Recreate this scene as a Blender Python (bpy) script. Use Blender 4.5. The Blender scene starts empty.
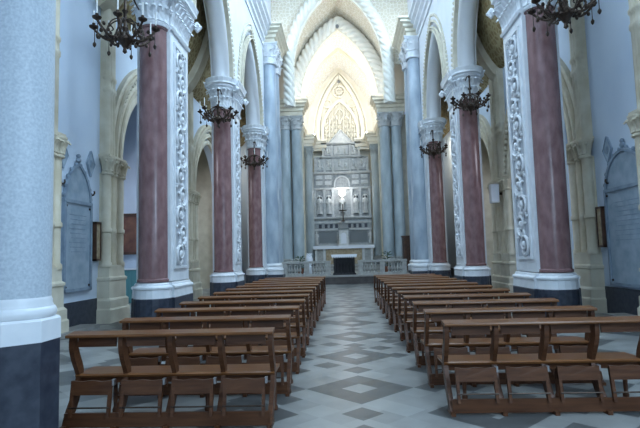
import bpy, math, random
from math import sin, cos, pi, sqrt, radians
from mathutils import Vector, Matrix
random.seed(7)
S = bpy.context.scene
C = S.collection

# ------------------------------------------------------------------ materials
def newmat(name):
    m = bpy.data.materials.new(name); m.use_nodes = True
    nt = m.node_tree; b = nt.nodes['Principled BSDF']
    return m, nt, b

def mat(name, col, rough=.5, col2=None, scale=4., detail=6., bump=0., bscale=None, stretch=(1,1,1), metal=0., lo=.35, hi=.65, spec=.5):
    m, nt, b = newmat(name)
    b.inputs['Roughness'].default_value = rough
    b.inputs['Metallic'].default_value = metal
    b.inputs['Specular IOR Level'].default_value = spec
    b.inputs['Base Color'].default_value = (*col, 1)
    if col2 or bump:
        tc = nt.nodes.new('ShaderNodeTexCoord'); mp = nt.nodes.new('ShaderNodeMapping')
        mp.inputs['Scale'].default_value = stretch
        nt.links.new(tc.outputs['Object'], mp.inputs['Vector'])
    if col2:
        n = nt.nodes.new('ShaderNodeTexNoise'); n.inputs['Scale'].default_value = scale; n.inputs['Detail'].default_value = detail
        nt.links.new(mp.outputs[0], n.inputs['Vector'])
        r = nt.nodes.new('ShaderNodeValToRGB'); e = r.color_ramp.elements
        e[0].position = lo; e[0].color = (*col, 1); e[1].position = hi; e[1].color = (*col2, 1)
        nt.links.new(n.outputs['Fac'], r.inputs['Fac']); nt.links.new(r.outputs['Color'], b.inputs['Base Color'])
    if bump:
        n2 = nt.nodes.new('ShaderNodeTexNoise'); n2.inputs['Scale'].default_value = bscale or scale * 4; n2.inputs['Detail'].default_value = 4
        nt.links.new(mp.outputs[0], n2.inputs['Vector'])
        bp = nt.nodes.new('ShaderNodeBump'); bp.inputs['Strength'].default_value = bump; bp.inputs['Distance'].default_value = .05
        nt.links.new(n2.outputs['Fac'], bp.inputs['Height']); nt.links.new(bp.outputs['Normal'], b.inputs['Normal'])
    return m

def lace(name, ground, ridge, scale, rough=.7, width=.09, stretch=(1, 1, 1)):
    """plaster relief: raised network of ridges on a tinted ground"""
    m, nt, b = newmat(name); b.inputs['Roughness'].default_value = rough
    tc = nt.nodes.new('ShaderNodeTexCoord'); mp = nt.nodes.new('ShaderNodeMapping'); mp.inputs['Scale'].default_value = stretch
    nt.links.new(tc.outputs['Object'], mp.inputs['Vector'])
    v = nt.nodes.new('ShaderNodeTexVoronoi'); v.feature = 'DISTANCE_TO_EDGE'; v.inputs['Scale'].default_value = scale; v.inputs['Randomness'].default_value = .75
    nt.links.new(mp.outputs[0], v.inputs['Vector'])
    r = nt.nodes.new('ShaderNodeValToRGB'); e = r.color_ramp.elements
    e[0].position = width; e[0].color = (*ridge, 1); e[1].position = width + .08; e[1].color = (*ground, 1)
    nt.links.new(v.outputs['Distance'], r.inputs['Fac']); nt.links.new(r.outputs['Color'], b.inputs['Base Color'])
    bp = nt.nodes.new('ShaderNodeBump'); bp.invert = True; bp.inputs['Strength'].default_value = .7; bp.inputs['Distance'].default_value = .08
    nt.links.new(v.outputs['Distance'], bp.inputs['Height']); nt.links.new(bp.outputs['Normal'], b.inputs['Normal'])
    return m

def emit(name, col, st):
    m, nt, b = newmat(name)
    b.inputs['Emission Color'].default_value = (*col, 1); b.inputs['Emission Strength'].default_value = st
    b.inputs['Base Color'].default_value = (*col, 1)
    return m

RED = mat('red_marble', (.175, .09, .09), .25, (.26, .148, .145), 6, 8, stretch=(1, 1, .45))
WHITE = mat('white_marble', (.66, .69, .72), .4, (.76, .78, .80), 3, 6)
PGROUND = mat('panel_ground', (.40, .43, .47), .6)  # darker than the marble: shade between the carved scrolls put into the colour
RELIEF = mat('carved_marble', (.70, .72, .74), .55)
GREY = mat('grey_granite', (.40, .46, .52), .5, (.52, .58, .63), 40, 6, lo=.35, hi=.65)
STONEM = mat('retable_ground', (.28, .30, .31), .65, (.42, .44, .44), 6, 8, bump=.5, bscale=9)  # darker copy of the retable marble, painting in shade behind the relief
NICHE = mat('niche_painted_shade', (.09, .10, .11), .8)  # near-black colour stands in for the shade of a deep niche
GREY3 = mat('green_grey_marble', (.30, .35, .37), .32, (.46, .52, .54), 2.2, 8, stretch=(1, 1, .35))
GREY2 = mat('blue_grey_marble', (.27, .33, .40), .3, (.45, .52, .58), 2.2, 8, stretch=(1, 1, .35))
DARK = mat('dark_stone', (.022, .028, .045), .35, (.05, .058, .078), 9, 6)
GOLD = mat('golden_limestone', (.56, .49, .35), .7, (.67, .61, .48), 2.5, 6)
CREAMST = mat('pale_limestone', (.58, .53, .41), .65, (.70, .65, .52), 2.5, 5)
PLASTER = mat('white_plaster', (.58, .67, .78), .8, (.64, .72, .81), .8, 4)
NAVEW = mat('nave_plaster', (.70, .72, .75), .75, (.76, .77, .79), .9, 4)
CREAM = mat('cream_plaster', (.80, .75, .62), .75, (.86, .82, .71), 1.2, 4)
VAULT = lace('vault_tracery', (.68, .62, .49), (.83, .80, .72), 4.4, width=.025)
APSEV = lace('apse_tracery', (.76, .73, .65), (.88, .87, .84), 4.2, width=.04)
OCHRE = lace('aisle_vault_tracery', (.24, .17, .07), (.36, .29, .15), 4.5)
ROPE = mat('rope_plaster', (.82, .80, .72), .7)
STONE = mat('retable_marble', (.52, .54, .54), .6, (.66, .67, .66), 5, 8, bump=.4, bscale=14)
STONED = mat('retable_dark_stone', (.20, .22, .23), .7)  # darker grey stone for plinths, predella panels, pendants and tabernacle roof
RAIL = mat('balustrade_marble', (.30, .30, .285), .5, (.42, .42, .39), 6, 6)
PAVE2 = mat('chancel_step_marble', (.26, .25, .23), .4, (.33, .32, .30), 3, 6)
IRON = mat('bronze_iron', (.035, .022, .016), .45, (.07, .045, .03), 20, 3, metal=.6)
CANDLE = mat('candle_wax', (.75, .75, .72), .5)
SLATE = mat('slate_plaque', (.25, .33, .40), .5, (.38, .45, .51), 3.5, 8)
SLATE2 = mat('slate_border', (.19, .25, .32), .5, (.28, .35, .42), 5, 6)
CLOTH = mat('white_linen', (.78, .80, .84), .8)
BLACKW = mat('black_carved_wood', (.018, .018, .022), .5)
DWOOD = mat('dark_wood', (.055, .025, .015), .4, (.10, .05, .03), 6, 6)
GILT = mat('gilt_frontal', (.30, .22, .12), .5, (.46, .38, .26), 9, 5)
LEAF = mat('plant_leaf', (.03, .07, .025), .6)
POT = mat('terracotta', (.25, .10, .06), .7)
METAL = mat('steel', (.6, .6, .62), .3, metal=1.)
BOXW = mat('speaker_white', (.72, .73, .74), .5)
TEAL = mat('teal_paint', (.10, .28, .30), .6)
PAINT = mat('old_painting', (.10, .035, .03), .5, (.22, .10, .06), 3, 6)
GLASS = emit('lit_window_glass', (.75, .87, 1.), 2.5)
BULB = emit('lit_bulb', (1., .98, .95), 8.)

def wood(name, a, b_, rough):
    m, nt, b = newmat(name); b.inputs['Roughness'].default_value = rough; b.inputs['Specular IOR Level'].default_value = .3
    tc = nt.nodes.new('ShaderNodeTexCoord'); mp = nt.nodes.new('ShaderNodeMapping'); mp.inputs['Scale'].default_value = (1.2, 14, 14)
    oi = nt.nodes.new('ShaderNodeObjectInfo'); ad = nt.nodes.new('ShaderNodeVectorMath'); ad.operation = 'ADD'
    nt.links.new(tc.outputs['Object'], ad.inputs[0]); nt.links.new(oi.outputs['Random'], ad.inputs[1]); nt.links.new(ad.outputs[0], mp.inputs['Vector'])
    n = nt.nodes.new('ShaderNodeTexNoise'); n.inputs['Scale'].default_value = 2.2; n.inputs['Detail'].default_value = 5
    nt.links.new(mp.outputs[0], n.inputs['Vector'])
    r = nt.nodes.new('ShaderNodeValToRGB'); e = r.color_ramp.elements
    e[0].position = .3; e[0].color = (*a, 1); e[1].position = .72; e[1].color = (*b_, 1)
    nt.links.new(n.outputs['Fac'], r.inputs['Fac']); nt.links.new(r.outputs['Color'], b.inputs['Base Color'])
    return m
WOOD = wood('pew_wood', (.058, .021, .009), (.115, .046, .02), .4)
WOODL = wood('pew_wood_polished_lit', (.115, .042, .013), (.20, .082, .028), .32)  # smoother, lighter copy of the pew wood, top light put into its colour

def floor_mat():
    m, nt, b = newmat('marble_floor'); b.inputs['Roughness'].default_value = .32
    N = nt.nodes; L = nt.links
    tc = N.new('ShaderNodeTexCoord'); sx = N.new('ShaderNodeSeparateXYZ'); L.new(tc.outputs['Object'], sx.inputs[0])
    def math_(op, a, v=None, v2=None):
        n = N.new('ShaderNodeMath'); n.operation = op
        for i, q in enumerate((a, v, v2)):
            if q is None: continue
            if isinstance(q, (int, float)): n.inputs[i].default_value = q
            else: L.new(q, n.inputs[i])
        return n.outputs[0]
    def cell(c, per, off):            # distance to the nearest multiple of per, shifted by off
        t = math_('SUBTRACT', c, off); t = math_('DIVIDE', t, per); t = math_('ADD', t, .5); t = math_('FRACT', t)
        t = math_('SUBTRACT', t, .5); t = math_('ABSOLUTE', t); return math_('MULTIPLY', t, per)
    def diam(ox, oy): return math_('ADD', cell(sx.outputs[0], 2.58, ox), cell(sx.outputs[1], 1.93, oy))
    X0, Y0 = .14, 6.17
    dark = None
    def add(v):
        nonlocal dark
        dark = v if dark is None else math_('MAXIMUM', dark, v)
    for ox, oy in ((X0, Y0), (X0 + 1.29, Y0 + .965)):
        d = diam(ox, oy)
        add(math_('MULTIPLY', math_('LESS_THAN', d, .645), math_('GREATER_THAN', d, .215)))
        add(math_('LESS_THAN', diam(ox, oy + .965), .215))
    n = N.new('ShaderNodeTexNoise'); n.inputs['Scale'].default_value = 2.6; n.inputs['Detail'].default_value = 7
    L.new(tc.outputs['Object'], n.inputs['Vector'])
    # tile-to-tile tone, on the 45 degree grid
    u = math_('FLOOR', math_('DIVIDE', math_('ADD', math_('SUBTRACT', sx.outputs[0], X0), math_('SUBTRACT', sx.outputs[1], Y0 - .215)), .43))
    v = math_('FLOOR', math_('DIVIDE', math_('SUBTRACT', math_('SUBTRACT', sx.outputs[0], X0), math_('SUBTRACT', sx.outputs[1], Y0 - .215)), .43))
    cb = N.new('ShaderNodeCombineXYZ'); L.new(u, cb.inputs[0]); L.new(v, cb.inputs[1])
    wn = N.new('ShaderNodeTexWhiteNoise'); L.new(cb.outputs[0], wn.inputs['Vector'])
    add(math_('GREATER_THAN', wn.outputs['Value'], .87))
    tone = math_('MULTIPLY_ADD', wn.outputs['Value'], .34, math_('MULTIPLY_ADD', n.outputs['Fac'], .6, .52))
    mx = N.new('ShaderNodeMix'); mx.data_type = 'RGBA'
    L.new(dark, mx.inputs['Factor']); mx.inputs['A'].default_value = (.25, .252, .24, 1); mx.inputs['B'].default_value = (.075, .079, .078, 1)
    vm = N.new('ShaderNodeVectorMath'); vm.operation = 'SCALE'; L.new(mx.outputs['Result'], vm.inputs[0]); L.new(tone, vm.inputs['Scale'])
    L.new(vm.outputs[0], b.inputs['Base Color'])
    return m
FLOOR = floor_mat()

# ------------------------------------------------------------------ mesh builder
class M:
    def __init__(s): s.v = []; s.f = []
    def add(s, vs, fs):
        o = len(s.v); s.v += [tuple(p) for p in vs]; s.f += [tuple(i + o for i in f) for f in fs]; return s
    def box(s, x0, y0, z0, x1, y1, z1):
        return s.add([(x0,y0,z0),(x1,y0,z0),(x1,y1,z0),(x0,y1,z0),(x0,y0,z1),(x1,y0,z1),(x1,y1,z1),(x0,y1,z1)],
                     [(3,2,1,0),(4,5,6,7),(0,1,5,4),(1,2,6,5),(2,3,7,6),(3,0,4,7)])
    def rings(s, rs, closed=True, caps=True):
        o = len(s.v); n = len(rs[0])
        for r in rs: s.v += [tuple(p) for p in r]
        for i in range(len(rs) - 1):
            for j in range(n if closed else n - 1):
                k = (j + 1) % n
                s.f.append((o+i*n+j, o+i*n+k, o+(i+1)*n+k, o+(i+1)*n+j))
        if caps and closed:
            s.f.append(tuple(o + j for j in reversed(range(n))))
            s.f.append(tuple(o + (len(rs)-1)*n + j for j in range(n)))
        return s
    def lathe(s, prof, cx=0, cy=0, n=24, sx=1., sy=1.):
        return s.rings([[(cx + r*cos(2*pi*j/n)*sx, cy + r*sin(2*pi*j/n)*sy, z) for j in range(n)] for r, z in prof])
    def tube(s, pts, r, n=6):
        pts = [Vector(p) for p in pts]; rs = []; m = len(pts)
        R = r if isinstance(r, (list, tuple)) else [r]*m
        up = None
        for i, p in enumerate(pts):
            t = (pts[min(i+1, m-1)] - pts[max(i-1, 0)]).normalized()
            if up is None:
                up = Vector((0,0,1)) if abs(t.z) < .9 else Vector((1,0,0))
            a = t.cross(up).normalized(); up = a.cross(t).normalized()
            rs.append([p + (a*cos(2*pi*j/n) + up*sin(2*pi*j/n))*R[i] for j in range(n)])
        return s.rings(rs)
    def prism(s, poly, a0, a1, axis='x'):
        def P(u, w, a): return {'x': (a,u,w), 'y': (u,a,w), 'z': (u,w,a)}[axis]
        return s.rings([[P(u,w,a0) for u,w in poly], [P(u,w,a1) for u,w in poly]])
    def ball(s, c, rx, ry=None, rz=None, n=8, m=5):
        ry = rx if ry is None else ry; rz = rx if rz is None else rz
        return s.rings([[(c[0]+rx*sin(pi*(i+.02)/(m+.04))*cos(2*pi*j/n), c[1]+ry*sin(pi*(i+.02)/(m+.04))*sin(2*pi*j/n), c[2]-rz*cos(pi*(i+.02)/(m+.04))) for j in range(n)] for i in range(m+1)])
    def sweep(s, path, B, prof):
        """planar path, B = constant normal of the plane; prof = (out, along B) loop"""
        B = Vector(B); rs = []; m = len(path); P = [Vector(p) for p in path]
        for i, p in enumerate(P):
            t = (P[min(i+1, m-1)] - P[max(i-1, 0)]).normalized(); o = B.cross(t)
            k = 1.
            if 0 < i < m-1:
                t1 = (P[i]-P[i-1]).normalized(); k = 1/max(.55, sqrt(max(.01, (1+t1.dot((P[i+1]-P[i]).normalized()))/2)))
            rs.append([p + o*(u*k) + B*w for u, w in prof])
        return s.rings(rs)
    def build_each(s, name, material, parent, smooth=False):
        p = list(range(len(s.v)))
        def find(i):
            while p[i] != i: p[i] = p[p[i]]; i = p[i]
            return i
        for f in s.f:
            for k in f[1:]: p[find(k)] = find(f[0])
        g = {}
        for f in s.f: g.setdefault(find(f[0]), []).append(f)
        for fs in g.values():
            ids = sorted({i for f in fs for i in f}); mp = {i: k for k, i in enumerate(ids)}; q = M()
            q.v = [s.v[i] for i in ids]; q.f = [tuple(mp[i] for i in f) for f in fs]; q.build(name, material, parent, smooth)
    def build(s, name, material, parent=None, smooth=False, loc=None):
        me = bpy.data.meshes.new(name); me.from_pydata(s.v, [], s.f); me.validate(); me.update()
        me.materials.append(material)
        if smooth:
            me.shade_smooth() if hasattr(me, 'shade_smooth') else None
            try: me.set_sharp_from_angle(angle=radians(42))
            except Exception: pass
        o = bpy.data.objects.new(name, me); C.objects.link(o)
        if parent: o.parent = parent
        if loc: o.location = loc
        return o

def thing(name, label, cat, loc=(0,0,0), rz=0, group=None, scale=None):
    o = bpy.data.objects.new(name, None); C.objects.link(o); o.empty_display_size = .2
    o.location = loc; o.rotation_euler = (0,0,rz)
    if scale: o.scale = scale
    return tag(o, label, cat, group)
def tag(o, label, cat, group=None):
    o['label'] = label; o['category'] = cat
    if group: o['group'] = group
    return o
def struct(name, m, material, smooth=False):
    o = m.build(name, material, None, smooth); o['kind'] = 'structure'; return o
def dup(root, loc, label, rz=None, scale=None, group=None):
    r = root.copy(); C.objects.link(r); r.location = loc; r['label'] = label
    if rz is not None: r.rotation_euler = (0,0,rz)
    if scale: r.scale = scale
    if group: r['group'] = group
    kids(root, r); return r
ALLKIDS = {}
def kids(src, dst):
    for ch in list(bpy.data.objects):
        if ch.parent is src:
            c = ch.copy(); C.objects.link(c); c.parent = dst
            kids(ch, c)

def arc(hw, h, n=16, z0=0, c=0, leg=0):
    """pointed arch as (across, z) from -hw to +hw; leg = straight stilt below z0"""
    r = (hw*hw + h*h)/(2*hw); tm = math.atan2(h, r-hw)
    half = [(-hw + r - r*cos(tm*i/n), r*sin(tm*i/n)) for i in range(n+1)]
    pts = half + [(-x, z) for x, z in reversed(half[:-1])]
    pts = [(c+x, z0+z) for x, z in pts]
    if leg: pts = [(c-hw, z0-leg)] + pts + [(c+hw, z0-leg)]
    return pts

# ------------------------------------------------------------------ layout constants
NX, NO = 4.32, 5.16               # nave face and aisle face of the arcade wall
SPR = 8.5                         # springing of the nave arches
PIERS = [(4.9, 6.4), (11.9, 13.3), (18.95, 20.25), (26.0, 30.2)]
AX = 6.45                         # aisle wall
DX = .15                          # the arcades stand a hand to the right of the pew axis
NVZ = 15.15

# ------------------------------------------------------------------ setting
struct('floor', M().box(-9.6, -4, -.2, 9.6, 41, 0), FLOOR)
pl = M()
pl.box(-3.62, 27.62, 0, 3.62, 40, .4); struct('floor_chancel_step', pl, mat('dark_brown_step', (.05, .042, .04), .5, (.08, .07, .065), 4, 5))
pl = M().box(-3.62, 27.58, .4, 3.62, 40, .5); pl.box(-3.0, 34.2, .5, 3.0, 40, .68); pl.box(-2.8, 34.7, .68, 2.8, 40, .86)
struct('floor_chancel', pl, PAVE2)

def arcade(sx):
    m = M()
    ys = -4.
    def quad_col(y0, za, y1, zb):
        for x in (NX, NO):
            m.add([(sx*x,y0,za),(sx*x,y1,zb),(sx*x,y1,NVZ),(sx*x,y0,NVZ)], [(0,1,2,3)])
        m.add([(sx*NX,y0,za),(sx*NO,y0,za),(sx*NO,y1,zb),(sx*NX,y1,zb)], [(0,1,2,3)])
    quad_col(-4., 0, 4.9, 0)
    for i, (a, b) in enumerate(PIERS):
        quad_col(a, SPR, b if i < 3 else 33.2, SPR)
        if i < 3:
            c0, c1 = b, PIERS[i+1][0]
            p = arc((c1-c0)/2, 3.95, 18, SPR, (c0+c1)/2)
            for q in range(len(p)-1): quad_col(p[q][0], p[q][1], p[q+1][0], p[q+1][1])
    # stretch of wall below springing beyond the crossing pier
    m.box(min(sx*NX, sx*NO), 30.2, 0, max(sx*NX, sx*NO), 33.2, SPR)
    # clerestory above the cornice, with window openings left for the daylight
    cuts = [(-4, 0), (2.4, 5.4), (8.0, 11.), (13.6, 16.6), (19.2, 22.2), (24.6, 33.2)]
    for a, b in cuts: m.box(min(sx*NX, sx*4.8), a, NVZ, max(sx*NX, sx*4.8), b, 19.6)
    for k in range(5): m.box(min(sx*NX, sx*4.8), cuts[k][1], 18.9, max(sx*NX, sx*4.8), cuts[k+1][0], 19.6)
    return m, cuts
mL, cuts = arcade(-1); struct('wall_left', mL, NAVEW).location.x = DX
mR, _ = arcade(1); struct('wall_right', mR, NAVEW).location.x = DX
k = 1
for sx in (-1, 1):
    for a, b in zip(cuts[:-1], cuts[1:]):
        m = M().box(sx*4.7-.02, a[1], NVZ, sx*4.7+.02, b[0], 18.9); struct('window_%d' % k, m, GLASS).location.x = DX; k += 1
# nave vault
def loft(profiles, name, material, closed=False):
    m = M(); m.rings([[(x, y, z) for x, z in p] for y, p in profiles], closed=False, caps=False)
    o = struct(name, m, material, True); return o
def shift(o): o.location.x = DX
loft([(-4, arc(4.32, 5.6, 14, 19.5)), (26.9, arc(4.32, 5.6, 14, 19.5))], 'ceiling', CREAM).location.x = DX
struct('wall_entrance', M().box(-5.2, -4.2, 0, 5.2, -4, 26), NAVEW)
# aisle walls with chapel openings
CH = [16.4, 23.6]; CIN, CINH, CSP = 2.45, 2.85, 4.45
def aisle(sx):
    m = M(); T = 8.9
    def qc(y0, za, y1, zb):
        for x in (AX, AX+.4): m.add([(sx*x,y0,za),(sx*x,y1,zb),(sx*x,y1,T),(sx*x,y0,T)], [(0,1,2,3)])
        m.add([(sx*AX,y0,za),(sx*(AX+.4),y0,za),(sx*(AX+.4),y1,zb),(sx*AX,y1,zb)], [(0,1,2,3)])
    y = -4
    for c in CH:
        p = [(c-CIN, 0)] + arc(CIN, CINH, 14, CSP, c) + [(c+CIN, 0)]
        qc(y, 0, c-CIN, 0)
        for i in range(len(p)-1):
            if abs(p[i][0]-p[i+1][0]) > 1e-6: qc(p[i][0], p[i][1], p[i+1][0], p[i+1][1])
        for q in (0, -2): m.add([(sx*AX,p[q][0],p[q][1]),(sx*(AX+.4),p[q][0],p[q][1]),(sx*(AX+.4),p[q+1][0],p[q+1][1]),(sx*AX,p[q+1][0],p[q+1][1])], [(0,1,2,3)])
        y = c+CIN
    qc(y, 0, 32, 0)
    m.box(min(sx*NO, sx*(AX+.4)), 31.6, 0, max(sx*NO, sx*(AX+.4)), 31.8, 13)
    m.box(min(sx*NO, sx*(AX+.4)), -4.2, 0, max(sx*NO, sx*(AX+.4)), -4, 13)
    return m
for sx, nm in ((-1, 'left'), (1, 'right')):
    struct('wall_aisle_' + nm, aisle(sx), PLASTER)
    for c, mt, ci in ((CH[0], PLASTER, 'first'), (CH[1], CREAMST, 'second')):
        m = M(); a, b, d = c-3.1, c+3.1, 9.2; e = AX+.4
        m.box(min(sx*d, sx*(d+.2)), a, 0, max(sx*d, sx*(d+.2)), b, 8.6); m.box(min(sx*e, sx*d), a-.2, 0, max(sx*e, sx*d), a, 8.6)
        m.box(min(sx*e, sx*d), b, 0, max(sx*e, sx*d), b+.2, 8.6); m.box(min(sx*e, sx*d), a, 8.6, max(sx*e, sx*d), b, 8.8)
        struct('wall_chapel_%s_%s' % (ci, nm), m, mt)
    pr = [(sx*(AX+.05 - (AX-5.1)*sin(t*pi/2/10)), 8.7 + 4.1*(1-cos(t*pi/2/10))**.75) for t in range(11)]
    m = M().rings([[(x, y, z) for x, z in pr] for y in (-4, 31.7)], closed=False, caps=False)
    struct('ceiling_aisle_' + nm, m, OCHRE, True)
    w = M()
    for a, b in ((-4, 12.8), (20.0, 20.2), (26.9, 31.6)): w.box(min(sx*(AX-.03), sx*AX), a, 0, max(sx*(AX-.03), sx*AX), b, .66)
    struct('baseboard_' + nm, w, DARK)
    w = M().box(min(sx*5.95, sx*AX), 6.8, 0, max(sx*5.95, sx*AX), 12.0, .1)
    struct('trim_step_' + nm, w, PAVE2)
# transverse ribs of the aisles
for sx, nm in ((-1, 'left'), (1, 'right')):
    w = M()
    for yc in (12.9, 19.85):
        pr = [(sx*(AX - (AX-5.16)*sin(t*pi/2/10)), yc, 8.55 + 4.1*(1-cos(t*pi/2/10))**.75) for t in range(11)]
        w.sweep(pr, (0,1,0), [(-.16,-.3),(.16,-.3),(.16,.3),(-.16,.3)])
    struct('trim_aisle_ribs_' + nm, w, GOLD)

# chancel and apse shell
def arch_wall(y, arch, hw, ztop, zbot, t=.25):
    m = M(); 
    pts = [(-hw, zbot)] + [(arch[0][0], zbot)] + arch + [(arch[-1][0], zbot)] + [(hw, zbot)]
    for yy in (y, y+t):
        for i in range(len(pts)-1):
            (xa, za), (xb, zb) = pts[i], pts[i+1]
            if xb - xa < 1e-5: continue
            m.add([(xa,yy,za),(xb,yy,zb),(xb,yy,ztop),(xa,yy,ztop)], [(0,1,2,3)])
    ring = [(arch[0][0], zbot)] + arch + [(arch[-1][0], zbot)]
    m.rings([[(x, yy, z) for x, z in ring] for yy in (y, y+t)], closed=False, caps=False)
    return m
PA = arc(3.05, 5.55, 18, 13.4); PBo = arc(3.4, 6.0, 18, 12.2); PBi = arc(2.75, 5.2, 18, 12.1); PC = arc(2.95, 5.2, 18, 11.9); PE = arc(2.6, 5.3, 18, 11.3)
struct('wall_chancel_front', arch_wall(30.55, PA, 4.5, 26, 13.4), VAULT)
loft([(30.7, PA), (33.45, PBo)], 'ceiling_chancel', VAULT)
struct('wall_chancel_back', arch_wall(33.5, PBi, 4.5, 20, 12.02), CREAM)
loft([(33.7, PBi), (36., arc(2.72, 5.0, 18, 11.8))], 'ceiling_sanctuary', APSEV)
loft([(36.05, PC), (39., PE)], 'ceiling_apse', APSEV)
struct('wall_apse_arch', arch_wall(36.0, arc(2.72, 5.0, 18, 11.8), 4.5, 19, 11.0, .12), CREAM)
m = M().box(-4.5, 39.0, 0, 4.5, 39.3, 18)
struct('wall_apse', m, CREAM)
for sx, nm in ((-1, 'left'), (1, 'right')):
    m = M().box(min(sx*3.15, sx*3.4), 33.8, 0, max(sx*3.15, sx*3.4), 39.1, 12.2)
    m.box(min(sx*2.55, sx*4.5), 33.5, 0, max(sx*2.55, sx*4.5), 34.0, 11.0)
    struct('wall_chancel_' + nm, m, CREAMST)
# apse cornice (breaks forward over the columns)
m = M()
for sx in (-1, 1):
    for (dz, z0, z1) in ((0, 9.75, 9.95), (.1, 9.95, 10.25), (.2, 10.25, 10.45), (.3, 10.45, 10.6)):
        m.box(min(sx*(2.1-dz), sx*3.2), 36.6-dz, z0, max(sx*(2.1-dz), sx*3.2), 38.0, z1)
        m.box(min(sx*(2.85-dz), sx*3.2), 34.0, z0, max(sx*(2.85-dz), sx*3.2), 36.7, z1)
        m.box(min(sx*1.1, sx*3.2), 38.4-dz, z0, max(sx*1.1, sx*3.2), 39, z1)
struct('trim_apse_cornice', m, CREAM)
# nave cornice along both walls
PROF = [(0,0),(.06,0),(.06,.28),(.16,.36),(.16,.55),(.30,.66),(.30,.80),(.46,.92),(.46,1.05),(.58,1.14),(.58,1.25),(0,1.25)]
for sx, nm in ((-1, 'left'), (1, 'right')):
    m = M().prism([(sx*(NX-u), 13.3+w*.93) for u, w in PROF], -4, 26.9, 'y')
    struct('trim_nave_cornice_' + nm, m, WHITE).location.x = DX

# ------------------------------------------------------------------ ornament helpers
def leaf(m, x, y, dx, dy, z0, h, w, out):
    """one curled acanthus leaf growing from (x,y,z0), leaning along (dx,dy)"""
    tx, ty = -dy, dx; rs = []
    for i in range(7):
        t = i/6; o = out*(t**2.2) + .012; z = z0 + h*(t if t < .84 else .84 - (t-.84)*1.0); wd = w*(1-.55*t)*(1 + .18*cos(i*pi))
        cxx, cyy = x + dx*o, y + dy*o
        th = .035
        rs.append([(cxx - tx*wd/2, cyy - ty*wd/2, z), (cxx + dx*th, cyy + dy*th, z+.01), (cxx + tx*wd/2, cyy + ty*wd/2, z), (cxx - dx*th*.4, cyy - dy*th*.4, z)])
    m.rings(rs)

def corinthian(cx, cy, r, z0, z1, n=24, sq=1.42, half=None):
    m = M(); H = z1 - z0
    m.lathe([(r*1.1, z0), (r*1.16, z0+.04*H), (r*1.1, z0+.07*H), (r*.98, z0+.08*H), (r*1.0, z0+.5*H), (r*1.2, z0+.8*H), (r*1.32, z0+.88*H)], cx, cy, n)
    for tier, (k, zz, hh, oo) in enumerate(((8, .08, .36, .34*r), (8, .34, .4, .5*r))):
        for i in range(k):
            a = 2*pi*(i + .5*tier)/k
            leaf(m, cx + r*cos(a), cy + r*sin(a), cos(a), sin(a), z0+zz*H, hh*H, r*.72, oo)
    for i in range(4):
        a = pi/4 + i*pi/2; d = r*1.62
        m.tube([(cx + d*cos(a)*q, cy + d*sin(a)*q, z0 + H*zz) for q, zz in ((.68,.5),(.8,.7),(.97,.84),(1.05,.80),(1.02,.71),(.95,.72))], [.05*r*2,.06*r*2,.075*r*2,.08*r*2,.07*r*2,.05*r*2], 6)
    q = r*sq
    def ab(z, g):  # concave-sided abacus
        P = []
        for i in range(4):
            a = pi/4 + i*pi/2; b = a + pi/2
            p0 = Vector((cos(a), sin(a)))*q*1.36*g; p1 = Vector((cos(b), sin(b)))*q*1.36*g
            for t in (0, .08, .3, .5, .7, .92):
                p = p0.lerp(p1, t); mid = (p0+p1)/2
                p = p - mid.normalized()*(.13*q*4*t*(1-t))
                P.append((cx+p.x, cy+p.y, z))
        return P
    m.rings([ab(z0+.88*H, .93), ab(z0+.93*H, .93), ab(z0+.95*H, 1.), ab(z1, 1.)])
    return m

def attic(r, z0, z1):   # profile of a column base with two rolls
    H = z1 - z0
    pr = [(r*1.42, z0), (r*1.42, z0+.28*H)]
    for i in range(7): a = -pi/2 + pi*i/6; pr.append((r*1.28 + r*.16*cos(a), z0+.43*H + .15*H*sin(a)))
    pr += [(r*1.2, z0+.6*H), (r*1.13, z0+.7*H)]
    for i in range(5): a = -pi/2 + pi*i/4; pr.append((r*1.1 + r*.09*cos(a), z0+.8*H + .1*H*sin(a)))
    pr += [(r*1.04, z0+.93*H), (r, z1)]
    return pr
def shaft(r, z0, z1, taper=.9):
    return [(r*(1 - (1-taper)*(i/8)**1.7), z0 + (z1-z0)*i/8) for i in range(9)]

def scroll_relief(z0, z1, w, depth=.05):
    """running acanthus scroll in the plane x = 0 (facing -x), y across, z up"""
    m = M(); n = int(round((z1-z0)/.5)); u = (z1-z0)/n
    m.tube([(-.02, .1*w*sin(2*pi*t/16), z0 + u*n*t/(8*n)) for t in range(8*n+1)], .035, 6)
    for i in range(n):
        s = 1 if i % 2 else -1; zc = z0 + u*(i+.5); yc = s*.10*w
        pts = []
        for t in range(19):
            a = -pi/2 + s*0 + t*pi*2.6/18; rr = .40*w*(1 - t/24)
            pts.append((-.035-.02*t/18, yc + s*rr*cos(a), zc + rr*.85*sin(a)))
        m.tube(pts, [.048*(1 - t/30) for t in range(19)], 6)
        m.ball((-.05, yc, zc), .05, .085, .085, 8, 4)
        for kk in range(7):
            a = kk*2*pi/7 + .4*i; rr = .32*w
            m.ball((-.03, yc + rr*cos(a)*1.0, zc + rr*sin(a)), .035, .04+.03*abs(cos(a)), .04+.03*abs(sin(a)), 6, 4)
        leafy = -s*.33*w
        for kk in range(3):
            m.ball((-.03, leafy + .05*(kk-1), zc + u*.5 + (kk-1)*.07*s), .035, .07, .045, 6, 4)
    return m

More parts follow.
